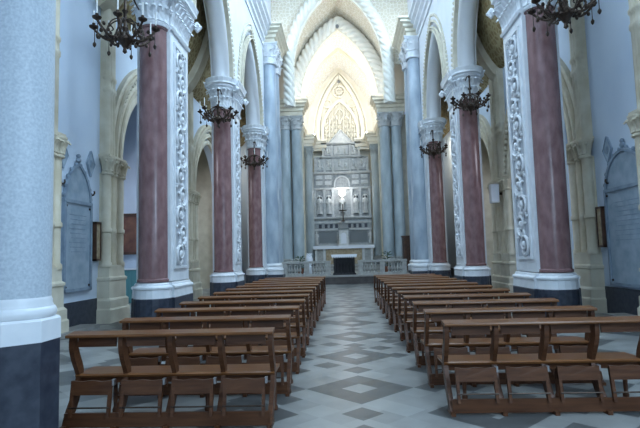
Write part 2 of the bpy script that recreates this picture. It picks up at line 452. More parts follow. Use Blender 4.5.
def rect(x0, y0, x1, y1, z, g=0): return [(x0-g, y0-g, z), (x1+g, y0-g, z), (x1+g, y1+g, z), (x0-g, y1+g, z)]
def outline(y0, y1, rr, z, g=0, n=10, two=True):
    """plan of a pier: rectangular core with a half round on the near and far ends"""
    xc = 4.74 - NX; P = [(-g, y0-g*.2, z)]
    P += [(xc - (rr+g)*cos(pi*i/n), y0 - (rr+g)*sin(pi*i/n), z) for i in range(n+1)]
    P += [(NO-NX+g, y0-g*.2, z), (NO-NX+g, y1+g*.2, z)]
    if two: P += [(xc + (rr+g)*cos(pi*i/n), y1 + (rr+g)*sin(pi*i/n), z) for i in range(n+1)]
    P += [(-g, y1+g*.2, z)]
    return P
CAPZ = 7.35
def pier_parts(root, y0, y1, panel=True, far_shaft=True):
    """local coordinates: x=0 is the nave face (right side of the church), y along the nave"""
    RR = .35; xc = 4.74-NX
    def ol(z, g): return outline(y0, y1, RR, z, g, two=far_shaft)
    M().rings([ol(0, .12), ol(.68, .11), ol(.70, .10)]).build('plinth', DARK, root)
    M().rings([ol(.70, .105), ol(.90, .09), ol(.92, .115), ol(.955, .12), ol(.98, .10), ol(1.0, .05), ol(1.04, .04), ol(1.06, 0.02)]).build('base', WHITE, root)
    m = M().box(0, y0, 1.08, NO-NX, y1, CAPZ)
    m.build('core', WHITE, root)
    for yy in ([y0, y1] if far_shaft else [y0]):
        M().lathe([(RR*1.08, 1.08), (RR*1.08, 1.14)] + shaft(RR, 1.16, CAPZ-.08, .94) + [(RR*1.03, CAPZ-.06), (RR*1.03, CAPZ)], xc, yy, 32).build('red_shaft', RED, root, True)['label'] = 'polished red marble half-column'
    # capital: flared core, leaves, cornice
    def rc(z, g): return outline(y0, y1, RR*.96, z, g, two=far_shaft)
    m = M().rings([rc(CAPZ-.02, .05), rc(CAPZ+.05, .08), rc(CAPZ+.1, .02), rc(CAPZ+.5, .04), rc(CAPZ+.8, .12), rc(CAPZ+.86, .18), rc(CAPZ+.93, .18), rc(CAPZ+.95, .25), rc(CAPZ+1.02, .25), rc(CAPZ+1.15, .30), rc(SPR+.02, .30)])
    for i in range(7):
        t = (i+.5)/7
        leaf(m, 0, y0+(y1-y0)*t, -1, 0, CAPZ+.1, .42, .22, .16)
        leaf(m, 0, y0+(y1-y0)*(i/6), -1, 0, CAPZ+.36, .46, .24, .24)
    for q in range(9):
        a = pi + pi*(q+.5)/9
        leaf(m, xc+RR*cos(a), y0+RR*sin(a), cos(a), sin(a), CAPZ+.1, .42, .2, .15)
        a = pi + pi*q/8
        leaf(m, xc+RR*cos(a), y0+RR*sin(a), cos(a), sin(a), CAPZ+.36, .46, .22, .24)
    for yy in (y0, y1):
        sg = -1 if yy == y0 else 1
        m.tube([(-.02, yy, CAPZ+.5), (-.1, yy+sg*.06, CAPZ+.72), (-.22, yy+sg*.16, CAPZ+.84), (-.28, yy+sg*.2, CAPZ+.76), (-.22, yy+sg*.17, CAPZ+.68), (-.17, yy+sg*.13, CAPZ+.73)], [.05,.07,.085,.09,.08,.05], 6)
    m.build('capital', WHITE, root)['label'] = 'white leafy capital under a stepped cornice'
    if panel:
        a, b = y0+.2, y1-.2; z0, z1 = 1.38, 7.1
        fr = M()
        for u0, v0, u1, v1 in ((a, z0, a+.07, z1), (b-.07, z0, b, z1), (a, z0, b, z0+.07), (a, z1-.07, b, z1)): fr.box(-.045, u0, v0, .01, u1, v1)
        pn = fr.build('panel_frame', WHITE, root)
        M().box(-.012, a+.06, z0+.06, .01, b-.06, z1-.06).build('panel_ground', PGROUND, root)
        sc = scroll_relief(z0+.12, z1-.12, (b-a)-.2)
        o = sc.build('carved_scroll', RELIEF, root, True, (0, (a+b)/2, 0))
        o['label'] = 'deep carved leaf scroll running up the pier face'

piers = []
r1 = thing('nave_pier', 'first red and white marble pier of the right arcade, beside the nearest right pews', 'pier', (NX+DX, 11.9, 0))
pier_parts(r1, 0, 1.4)
dup(r1, (-NX+DX, 11.9, 0), 'first red and white marble pier of the left arcade, its carved panel brightly lit', scale=(-1,1,1))
r2 = thing('nave_pier', 'second red and white marble pier on the right, halfway down the nave', 'pier', (NX+DX, 18.95, 0))
pier_parts(r2, 0, 1.3)
dup(r2, (-NX+DX, 18.95, 0), 'second red and white marble pier on the left, halfway down the nave', scale=(-1,1,1))

# crossing piers: red half-column, then two tall grey columns carrying an entablature block
def crossing(root):
    pier_parts(root, 0, 1.0, panel=False, far_shaft=False)
    M().box(.02, 1.0, 0, NO-NX, 4.2, 13.5).build('wall_core', CREAMST, root)
    for yy in (1.25, 2.75):
        x = -.27
        M().prism([(x-.62, yy-.62), (x+.62, yy-.62), (x+.62, yy+.62), (x-.62, yy+.62)], 0, .65, 'z').build('plinth', DARK, root)
        M().lathe(attic(.42, .65, 1.25), x, yy, 32).build('base', WHITE, root, True)
        M().lathe(shaft(.42, 1.25, 12.3, .88), x, yy, 32).build('grey_shaft', GREY2, root, True)
        corinthian(x, yy, .42, 12.3, 13.5).build('grey_capital', WHITE, root)['label'] = 'tall leafy capital on the grey column'
    m = M(); rs = []
    for u, w in PROF[1:]:
        g = u*.85; z = 13.5 + w*.77
        rs.append([(-.62-g, .85-g, z), (NO-NX, .85-g, z), (NO-NX, 3.75+g, z), (-.62-g, 3.75+g, z)])
    m.rings(rs); m.build('entablature', CREAMST, root)['label'] = 'stepped cream entablature block above the grey columns'
cr = thing('crossing_pier', 'tall blue-grey double column with red half-column at the right end of the altar rail', 'pier', (NX+DX, 26.0, 0))
crossing(cr)
dup(cr, (-NX+DX, 26.0, 0), 'tall blue-grey double column with red half-column at the left end of the altar rail', scale=(-1,1,1))

# near grey column, cut by the left edge of the picture
c0 = thing('granite_column', 'pale grey granite column on a black eight-sided plinth beside the nearest left pew', 'column', (-2.98, 4.4, 0))
def octo(h, z): return [(h*cos(pi/8+i*pi/4)/cos(pi/8), h*sin(pi/8+i*pi/4)/cos(pi/8), z) for i in range(8)]
M().rings([octo(.355, 0), octo(.355, .92)]).build('plinth', DARK, c0)
M().rings([octo(.362, .92), octo(.36, 1.10), octo(.345, 1.12)]).build('base_block', WHITE, c0)
pr = [(.30, 1.10), (.345, 1.11)] + [(.325+.03*cos(-pi/2+pi*i/6), 1.165+.05*sin(-pi/2+pi*i/6)) for i in range(7)] + [(.325, 1.225), (.315, 1.25), (.318, 1.27), (.308, 1.29), (.306, 1.30)]
M().lathe(pr, 0, 0, 48).build('base', WHITE, c0, True)
M().lathe(shaft(.306, 1.30, 5.3, .95), 0, 0, 48).build('shaft', GREY, c0, True)
corinthian(0, 0, .285, 5.3, 5.95).build('capital', WHITE, c0)
struct('trim_gallery_beam', M().box(-NX+DX, 4.0, 5.95, NX+DX, 4.75, 6.5), NAVEW)
struct('ceiling_gallery', M().box(-NX+DX, -4, 6.1, NX+DX, 4.0, 6.4), NAVEW)

# chancel piers: paired columns side by side
def chancel(root):
    for x in (2.95, 3.72):
        M().box(x-.5, -.5, .0, x+.5, .45, 1.0).build('plinth', STONED, root)
        M().lathe(attic(.36, 1.0, 1.45), x, 0, 28).build('base', RAIL, root, True)
        M().lathe(shaft(.365, 1.45, 10.05, .9), x, 0, 28).build('shaft', GREY3, root, True)
        corinthian(x, 0, .36, 10.05, 10.95, 20).build('capital', STONE, root)
    rs = []
    for u, w in PROF[1:]:
        g = u*.75; z = 10.95 + w*.85
        rs.append([(2.52-g, -.42-g, z), (4.3, -.42-g, z), (4.3, .5+g, z), (2.52-g, .5+g, z)])
    M().rings(rs).build('entablature', CREAMST, root)
ch = thing('chancel_pier', 'pair of grey columns under a cream entablature on the right of the altar', 'pier', (0, 33.0, 0)); chancel(ch)
dup(ch, (0, 33.0, 0), 'pair of grey columns under a cream entablature on the left of the altar', scale=(-1,1,1))
ap = thing('apse_column', 'slim blue-grey column close to the right edge of the marble retable', 'column', (2.55, 37.0, .5))
M().box(-.45, -.4, 0, .45, .4, .6).build('plinth', STONED, ap)
M().lathe(attic(.33, .6, 1.0)).build('base', RAIL, ap, True)
M().lathe(shaft(.335, 1.0, 8.45, .9)).build('shaft', GREY3, ap, True)
corinthian(0, 0, .3, 8.45, 9.25, 20).build('capital', GREY3, ap)
dup(ap, (-2.45, 37.0, .5), 'slim blue-grey column close to the left edge of the marble retable')

# ------------------------------------------------------------------ arches
def arcade_arch(y0, y1):
    """local: x=0 at the wall middle, origin at springing; returns parts dict"""
    hw = (y1-y0)/2
    p = [(0, a, z) for a, z in arc(hw-.02, 3.95, 20)]
    n = 16
    roll = M().sweep(p, (-1,0,0), [(-.06 + .36*cos(2*pi*i/n), .37*sin(2*pi*i/n)) for i in range(n)])
    fx = (NO-NX)/2
    mo = M(); q = [(-fx, a, z) for a, z in arc(hw+.08, 4.08, 20)]
    for du, wv, dd in ((0, .09, .05), (.30, .05, .09), (.42, .06, .13)):
        mo.sweep(q, (-1,0,0), [(du, -.02), (du+wv, -.02), (du+wv, dd), (du, dd)])
    bd = M(); L = [(a, z) for a, z in arc(hw+.28, 4.3, 60)]
    acc = 0; last = L[0]
    for a, z in L:
        if math.hypot(a-last[0], z-last[1]) >= .16:
            bd.ball((-fx-.02, a, z), .06, .075, .075, 6, 4); last = (a, z)
    return roll, mo, bd
NM = ['between the near grey column and the first pier', 'between the first and second piers', 'between the second pier and the tall grey column']
for i in range(3):
    y0, y1 = PIERS[i][1], PIERS[i+1][0]
    t = thing('arcade_arch', 'white pointed arch of the right arcade ' + NM[i], 'arch', ((NX+NO)/2+DX, (y0+y1)/2, SPR))
    ro, mo, bd = arcade_arch(y0, y1)
    ro.build('soffit_roll', NAVEW, t, True); mo.build('moulding', CREAMST, t); bd.build_each('bead', CREAMST, t, True) if 0 else bd.build('bead_row', CREAMST, t, True)
    dup(t, (-(NX+NO)/2+DX, (y0+y1)/2, SPR), 'white pointed arch of the left arcade ' + NM[i], scale=(-1,1,1))

def rope(path, r, pitch=.55, lobes=4, n=24):
    """twisted rope along a planar path in a plane y = const"""
    P = [Vector(p) for p in path]; m = M(); rs = []; L = 0; out = [P[0]]
    for a, b in zip(P[:-1], P[1:]):
        k = max(1, int((b-a).length/.07))
        out += [a.lerp(b, (i+1)/k) for i in range(k)]
    for i, p in enumerate(out):
        t = (out[min(i+1, len(out)-1)] - out[max(i-1, 0)]).normalized(); B = Vector((0,1,0)); o = B.cross(t)
        if i: L += (p-out[i-1]).length
        ph = 2*pi*L/(pitch*lobes)
        rs.append([p + (o*cos(2*pi*j/n) + B*sin(2*pi*j/n))*(r*(.66 + .42*abs(cos(lobes*(2*pi*j/n + ph)/2)))) for j in range(n)])
    m.rings(rs); return m
def apse_arch(name, label, y, spec):
    t = thing(name, label, 'arch', (0, y, 0))
    return t
t = apse_arch('chancel_arch', 'outermost pointed rib of twisted rope, framing the bright vault at the top of the picture', 30.4, 0)
rope([(x, 0, z) for x, z in arc(3.13, 5.7, 40, 13.3, leg=2.4)], .33, .46).build('rope_rib', ROPE, t, True)
m = M().sweep([(x, .12, z) for x, z in arc(2.85, 5.2, 30, 13.3, leg=2.4)], (0,1,0), [(-.06,-.1),(.1,-.1),(.1,.1),(-.06,.1)]); m.build('moulding', CREAM, t)
t = apse_arch('chancel_arch', 'second pointed arch with a broad twisted rope, springing from the paired grey columns', 33.3, 0)
rope([(x, 0, z) for x, z in arc(3.05, 5.55, 40, 12.05)], .42, .46).build('rope_rib', ROPE, t, True)
m = M().sweep([(x, .05, z) for x, z in arc(2.68, 5.08, 30, 12.05)], (0,1,0), [(-.07,-.12),(.08,-.12),(.08,.14),(-.07,.14)]); m.build('moulding', CREAM, t)
t = apse_arch('chancel_arch', 'third pointed arch, plain pale yellow moulding deep in the apse', 35.85, 0)
m = M(); 
for d, w, o in ((0, .1, 0), (.16, .16, .08), (.38, .08, -.02)):
    m.sweep([(x, o, z) for x, z in arc(2.72+d, 5.0+d*1.05, 30, 11.8)], (0,1,0), [(-.05,-.12),(w,-.12),(w,.12),(-.05,.12)])
m.build('moulding', mat('yellow_moulding', (.80, .74, .56), .7), t)

# blind tracery on the apse end wall
t = thing('tracery_panel', 'pointed blind tracery panel with rose circles on the end wall above the retable', 'tracery', (0, 38.95, 10.6))
def sw(m, pts, w=.06, d=.14): return m.sweep([(x, 0, z) for x, z in pts], (0,1,0), [(-w,-d),(w,-d),(w,0),(-w,0)])
m = M(); sw(m, arc(1.75, 4.6, 24, .55, leg=.5), .12, .24); sw(m, arc(2.1, 5.0, 24, .55, leg=.5), .06, .16); m.build('outer_arch', CREAM, t)
m = M(); sw(m, arc(1.38, 2.6, 24, .6, leg=.5), .10, .26); m.build('inner_arch', CREAM, t)
m = M()
def circ(cx, cz, r, w=.05, d=.16):
    m.sweep([(cx + r*cos(2*pi*i/24), 0, cz + r*sin(2*pi*i/24)) for i in range(25)], (0,1,0), [(-w,-d),(w,-d),(w,0),(-w,0)])
circ(0, 3.95, .46); circ(0, 3.95, .22); circ(-.95, 3.0, .32); circ(.95, 3.0, .32)
for a in range(8): m.ball((.34*cos(a*pi/4), -.08, 3.95+.34*sin(a*pi/4)), .07)
for x in (-1.45, -1.2, 1.2, 1.45):
    for k in range(9): m.ball((x*(1-.035*k), -.06, .5+.28*k), .085, .08, .11, 6, 4)
m.build('rose_tracery', CREAM, t, True)
m = M()
for k in range(-4, 5):
    x = k*.28; zt = .6 + 2.5*(1-abs(x)/1.42)**.62
    m.box(x-.035, -.16, 0, x+.035, 0, zt)
    for z in range(1, 8):
        if z*.36 < zt-.1: m.ball((x+.14, -.06, z*.36), .075, .07, .11, 6, 4)
m.build('mullion_lattice', CREAM, t)
m = M()
for x in (-.42, .42): sw(m, arc(.4, .8, 10, 1.2, x), .04, .2)
sw(m, arc(.45, .8, 10, 1.75), .04, .2); m.build('small_arches', CREAM, t)
# lantern-like pendants seen on the vault apexes
for y, z, lab in ((33.05, 17.35, 'small dark lantern hanging at the peak of the second pointed arch'), (38.6, 15.4, 'small dark boss at the peak of the tracery panel')):
    t = thing('vault_lantern', lab, 'lantern', (0, y, z-.5))
    m = M().lathe([(.02, .2), (.09, .25), (.13, .36), (.08, .46), (.03, .5)], 0, 0, 10); m.build('body', STONED, t)
    M().lathe([(.018, .5), (.018, .95)], 0, 0, 6).build('rod', STONED, t)

# ------------------------------------------------------------------ retable
rt = thing('retable', 'tall grey carved marble retable with saints in niches behind the high altar', 'retable', (0, 38.4, .86))
Z = .86
def bx(m, x0, y0, z0, x1, y1, z1): return m.box(x0, y0, z0-Z, x1, y1, z1-Z)
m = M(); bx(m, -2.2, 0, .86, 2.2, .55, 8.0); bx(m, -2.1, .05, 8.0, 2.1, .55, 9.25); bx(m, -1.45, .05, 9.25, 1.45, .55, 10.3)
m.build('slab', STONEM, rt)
m = M()
for z, hw, d in ((2.35, 2.3, .16), (3.55, 2.3, .12), (4.1, 2.25, .1), (4.45, 2.32, .2), (6.72, 2.32, .2), (7.95, 2.36, .24), (9.2, 1.6, .2), (10.25, 1.55, .2)):
    bx(m, -hw, -d, z, hw, 0.05, z+.08); bx(m, -hw+.05, -d*.6, z-.07, hw-.05, 0.05, z)
m.build('cornice', STONE, rt)
m = M()
for x in (-2.12, -1.38, -.72, .72, 1.38, 2.12):
    bx(m, x-.07, -.09, 4.55, x+.07, .02, 6.65); bx(m, x-.1, -.12, 6.45, x+.1, .02, 6.65); bx(m, x-.1, -.12, 4.53, x+.1, .02, 4.7)
for x in (-2.02, -1.3, -.65, .65, 1.3, 2.02): bx(m, x-.08, -.06, 8.05, x+.08, .06, 9.13)
for x in (-1.38, -.7, .7, 1.38): bx(m, x-.08, -.06, 9.3, x+.08, .06, 10.18)
m.build_each('pilaster', STONE, rt)
# niches (flat plate with recess shade painted in + round-headed frame) with statues
def statue_mesh(h=1.5):
    m = M(); k = h/1.5
    m.lathe([(.19*k, 0), (.2*k, .05*k), (.17*k, .3*k), (.15*k, .7*k), (.17*k, .95*k), (.2*k, 1.12*k), (.17*k, 1.22*k), (.06*k, 1.28*k), (.055*k, 1.32*k)], 0, 0, 14, 1., .7)
    m.ball((0, -.01, 1.42*k), .085*k, .09*k, .11*k, 10, 7)
    for s in (-1, 1):
        m.tube([(s*.18*k, 0, 1.15*k), (s*.24*k, -.04*k, .92*k), (s*.1*k, -.15*k, .85*k)], [.065*k, .055*k, .045*k], 6)
    for a in range(-3, 4): m.tube([(a*.05*k, -.125*k+abs(a)*.012*k, .02), (a*.04*k, -.11*k+abs(a)*.012*k, .8*k)], .018*k, 4)
    return m
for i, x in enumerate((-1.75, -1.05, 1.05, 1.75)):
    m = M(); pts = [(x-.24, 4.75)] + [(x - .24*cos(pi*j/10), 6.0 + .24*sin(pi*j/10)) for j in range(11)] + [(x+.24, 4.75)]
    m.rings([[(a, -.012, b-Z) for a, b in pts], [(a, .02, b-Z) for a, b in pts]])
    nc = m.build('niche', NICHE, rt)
    fr = M().sweep([(a, -.03, b-Z) for a, b in pts], (0,1,0), [(0,-.06),(.06,-.06),(.06,.04),(0,.04)]); fr.build('niche_frame', STONE, rt)
    st = statue_mesh(1.4).build('statue', STONE, rt, True, (x, -.14, 4.78-Z))
# centre panel with lunette, light and small figure
m = M(); pts = [(-.62, 6.85)] + [(-.62*cos(pi*j/14), 7.1+.62*sin(pi*j/14)) for j in range(15)] + [(.62, 6.85)]
m.sweep([(a, -.03, b-Z) for a, b in pts], (0,1,0), [(0,-.1),(.1,-.1),(.1,.04),(0,.04)]); m.build('lunette_frame', STONE, rt)
st = statue_mesh(1.25).build('statue', STONE, rt, True, (0, -.2, 4.9-Z)); st['label'] = 'central figure below the lamp'
m = M()
for x in (-1.75, -1.05, 1.05, 1.75):
    for z in (7.05, 7.5): bx(m, x-.26, -.04, z, x+.26, .02, z+.3)
m.build_each('relief_panel', STONE, rt)
m = M()
for x0, x1, z0, z1 in ((-1.95, -1.38, 8.2, 9.05), (1.38, 1.95, 8.2, 9.05), (-1.2, -.75, 8.2, 9.05), (.75, 1.2, 8.2, 9.05), (-.55, .55, 8.15, 9.1), (-1.25, -.8, 9.4, 10.1), (.8, 1.25, 9.4, 10.1), (-.55, .55, 9.4, 10.1)):
    bx(m, x0, .0, z0, x1, .06, z1)
    cx_ = (x0+x1)/2; zc = (z0+z1)/2
    for k in range(7):
        m.ball((cx_ + (x1-x0)*.3*cos(k*2.1), -.0, zc-Z + (z1-z0)*.28*sin(k*1.7)), .09, .07, .13, 6, 4)
m.build('relief_figures', STONE, rt, True)
M().prism([(-.8, 10.34-Z), (.8, 10.34-Z), (0, 11.25-Z)], -.08, .4, 'y').build('pediment', STONE, rt)
m = M()
for s in (-1, 1): m.tube([(s*.86, -.1, 10.36-Z), (0, -.1, 11.32-Z)], .06, 4)
m.build('pediment_moulding', STONE, rt)
for x in (-1.75, -1.3, -.9, -.5, .5, .9, 1.3, 1.75):
    m = M(); bx(m, x-.11, -.05, 3.68, x+.11, .0, 3.98); m.build('dark_panel', DARK, rt)
m = M()
for x0, x1 in ((-1.85, -.5), (.5, 1.85)):
    bx(m, x0, -.03, 2.55, x1, .01, 3.4); 
m.build_each('predella_panel', STONED, rt)
for x in (-2.05, 2.05): statue_mesh(1.0).build('corner_statue', STONE, rt, True, (x, -.2, 2.43-Z))

lamp = thing('altar_lamp', 'dazzling lamp glowing in the middle of the retable', 'lamp', (0, 37.95, 6.35))
M().ball((0, 0, 0), 0.26, .2, .28, 16, 10).build('globe', BULB, lamp, True)
M().tube([(0, .05, .2), (0, .2, .34), (0, .42, .34)], .025, 6).build('bracket', IRON, lamp)

# ------------------------------------------------------------------ high altar
ha = thing('high_altar', 'wide high altar below the retable, gilt frontal between grey marble blocks', 'altar', (0, 36.4, .86))
m = M().box(-2.1, 0, 0, 2.1, .9, 1.3); m.build('body', RAIL, ha)
M().box(-1.3, -.05, .1, 1.3, 0, 1.2).build('frontal', GILT, ha)
m = M()
for x in (-2.02, -1.42, 1.42, 2.02): m.box(x-.08, -.08, 0, x+.08, 0, 1.25)
m.build_each('pilaster', STONE, ha)
m = M().box(-2.2, -.14, 1.3, 2.2, .95, 1.4); m.build('table_slab', STONE, ha)
o = tag(M().rings([[(-2.22,-.17,1.20),(2.22,-.17,1.20),(2.22,.6,1.20),(-2.22,.6,1.20)], [(-2.21,-.16,1.43),(2.21,-.16,1.43),(2.21,.6,1.43),(-2.21,.6,1.43)]]).build('altar_cloth', CLOTH, None, False, (0, 36.4, .86)), 'long white linen cloth over the top of the high altar', 'altar cloth')
tb = thing('tabernacle', 'small pointed marble tabernacle on the middle of the high altar', 'tabernacle', (.02, 37.12, 2.29))
M().box(-.34, -.22, 0, .34, .22, 1.2).build('body', STONE, tb)
M().prism([(-.2, .15)] + [(-.2*cos(pi*j/8), .75+.2*sin(pi*j/8)) for j in range(9)] + [(.2, .15)], -.26, -.2, 'y').build('door', CLOTH, tb)
M().rings([rect(-.4,-.28,.4,.28,1.2), rect(-.4,-.28,.4,.28,1.28), rect(-.26,-.18,.26,.18,1.45), rect(-.03,-.03,.03,.03,1.8)]).build('roof', STONED, tb)
cr_ = thing('altar_cross', 'dark crucifix standing above the tabernacle, in front of the lamp glow', 'crucifix', (.02, 37.2, 4.09))
M().box(-.04, -.03, 0, .04, .03, 1.3).build('post', IRON, cr_); M().box(-.27, -.03, .78, .27, .03, .87).build('crossbar', IRON, cr_)
M().lathe([(.18, 0), (.16, .05), (.06, .1), (.05, .16)], 0, 0, 10).build('foot', IRON, cr_)

# ------------------------------------------------------------------ altar rail
def balustrade(x0, x1, label):
    t = thing('balustrade', label, 'balustrade', ((x0+x1)/2, 28.0, .5)); h = (x1-x0)/2
    M().box(-h, -.14, .68, h, .14, .80).build('top_rail', RAIL, t)
    M().box(-h, -.13, 0, h, .13, .1).build('bottom_rail', RAIL, t)
    for x in (-h+.16, 0, h-.16): M().box(x-.13, -.12, .1, x+.13, .12, .68).build('post', RAIL, t)
    me = None
    for seg in (-1, 1):
        for k in range(5):
            x = seg*(h*.5) + (k-2)*(h-.5)/5.4
            if me is None:
                b = M().lathe([(.07, .1), (.07, .14), (.035, .17), (.075, .27), (.08, .33), (.04, .46), (.035, .54), (.055, .58), (.065, .64), (.065, .68)], 0, 0, 12).build('baluster', RAIL, t, True, (x, 0, 0)); me = b
            else:
                b = me.copy(); C.objects.link(b); b.parent = t; b.location = (x, 0, 0)
    return t
balustrade(-3.46, -.74, 'marble altar rail with turned balusters left of the black altar table')
balustrade(.74, 3.46, 'marble altar rail with turned balusters right of the black altar table')

fa = thing('altar_table', 'black carved table with a white lace cloth in the gap of the altar rail', 'altar table', (0, 28.1, .5))
M().box(-.64, -.22, .0, .64, .34, .1).build('base_board', BLACKW, fa)
M().box(-.64, -.22, .99, .64, .34, 1.09).build('top', BLACKW, fa)
M().box(-.56, .1, .1, .56, .16, 1.0).build('back_panel', BLACKW, fa)
for x in (-.54, .54):
    for y in (-.17, .29): M().lathe([(.05, 0), (.06, .05), (.04, .2), (.065, .4), (.045, .55), (.06, .8), (.05, 1.0)], x, y, 10).build('leg', BLACKW, fa, True)
m = M()
for k in range(5):
    x = -.36 + .18*k; m.lathe([(.03, .1), (.045, .3), (.025, .5), (.045, .62)], x, -.15, 8)
    m.sweep([(x+.09*cos(a*pi/8), -.15, .62+.14*sin(a*pi/8)) for a in range(9)], (0,1,0), [(-.02,-.02),(.02,-.02),(.02,.02),(-.02,.02)])
m.box(-.54, -.18, .86, .54, -.13, .95); m.build('carved_front', BLACKW, fa)
m = M().box(-.72, -.28, 1.09, .72, .38, 1.14)
for k in range(14):
    x = -.65 + .1*k; m.prism([(x-.05, 1.12), (x-.05, 1.02), (x, .93), (x+.05, 1.02), (x+.05, 1.12)], -.29, -.275, 'y')
o = tag(m.build('lace_cloth', CLOTH, None, False, (0, 28.1, .5)), 'white lace cloth with a zigzag hem on the black altar table', 'cloth')
# flowers and vase behind the rail, left
v = thing('vase', 'white vase with pale flowers behind the left altar rail', 'vase', (-2.02, 28.9, .5))
M().lathe([(.16, 0), (.16, .5), (.12, .52), (.12, .55), (.2, .75), (.21, .95), (.14, 1.08)], 0, 0, 14).build('body', CLOTH, v, True)
m = M()
for k in range(14): m.ball((.16*cos(k*2.4)*(k/14)**.5, .16*sin(k*2.4)*(k/14)**.5, 1.14+.06*sin(k*3)), .055, n=6, m=4)
m.build('flowers', CLOTH, v, True)
def plant(x, y, label, h=.75, z=.5, base=.55):
    t = thing('potted_plant', label, 'plant', (x, y, z))
    M().lathe([(.15, 0), (.2, base*.6), (.22, base*.62), (.22, base*.7)], 0, 0, 12).build('pot', POT, t)
    m = M()
    for k in range(26):
        a = k*2.4; r = .12 + .2*((k*7) % 10)/10; zz = base*.65 + h*((k*3) % 11)/11
        d = Vector((cos(a), sin(a), .3)); p = Vector((r*.4*cos(a), r*.4*sin(a), zz)); q_ = p + d*.24; s_ = Vector((-sin(a), cos(a), 0))*.06
        m.rings([[p-s_*.2, p+Vector((0,0,.02)), p+s_*.2], [(p+q_)/2-s_, (p+q_)/2+Vector((0,0,.05)), (p+q_)/2+s_], [q_-s_*.1, q_+Vector((0,0,.01)), q_+s_*.1]])
    m.tube([(0,0,base*.6),(0.02,0,base*.6+h)], .025, 6)
    m.build('foliage', LEAF, t); return t
plant(-2.55, 29.2, 'dark leafy potted plant beside the white vase, behind the left altar rail')
plant(2.5, 29.3, 'dark leafy potted plant behind the right altar rail', .9)
cu = thing('cupboard', 'tall dark wooden cupboard between the grey columns at the right end of the altar rail', 'cupboard', (3.98, 31.6, 0))
M().box(-.3, -.25, 0, .3, .25, 2.6).build('body', DWOOD, cu); M().box(-.34, -.29, 2.6, .34, .27, 2.7).build('cornice', DWOOD, cu)
for x in (-.28, .01): M().box(x, -.28, .1, x+.27, -.25, 2.5).build('door', DWOOD, cu)

# ------------------------------------------------------------------ pews
PW = 1.99; BAY = PW/4
def side_plank(m, x0, x1, pts, w):
    L, R = [], []
    P = [Vector((a, b)) for a, b in pts]
    for i, p in enumerate(P):
        t = (P[min(i+1, len(P)-1)] - P[max(i-1, 0)]).normalized(); n = Vector((-t.y, t.x)); ww = w[i]/2
        L.append(p+n*ww); R.append(p-n*ww)
    for i in range(len(P)-1):
        q = [L[i], L[i+1], R[i+1], R[i]]
        m.prism([(a.x, max(0, a.y)) for a in q], x0, x1, 'x')
def smooth_pts(pts, k=4):
    out = []
    for i in range(len(pts)-1):
        p0 = pts[max(i-1,0)]; p1 = pts[i]; p2 = pts[i+1]; p3 = pts[min(i+2, len(pts)-1)]
        for j in range(k):
            t = j/k
            out.append(tuple(.5*((2*p1[a]) + (-p0[a]+p2[a])*t + (2*p0[a]-5*p1[a]+4*p2[a]-p3[a])*t*t + (-p0[a]+3*p1[a]-3*p2[a]+p3[a])*t**3) for a in (0,1)))
    out.append(pts[-1]); return out
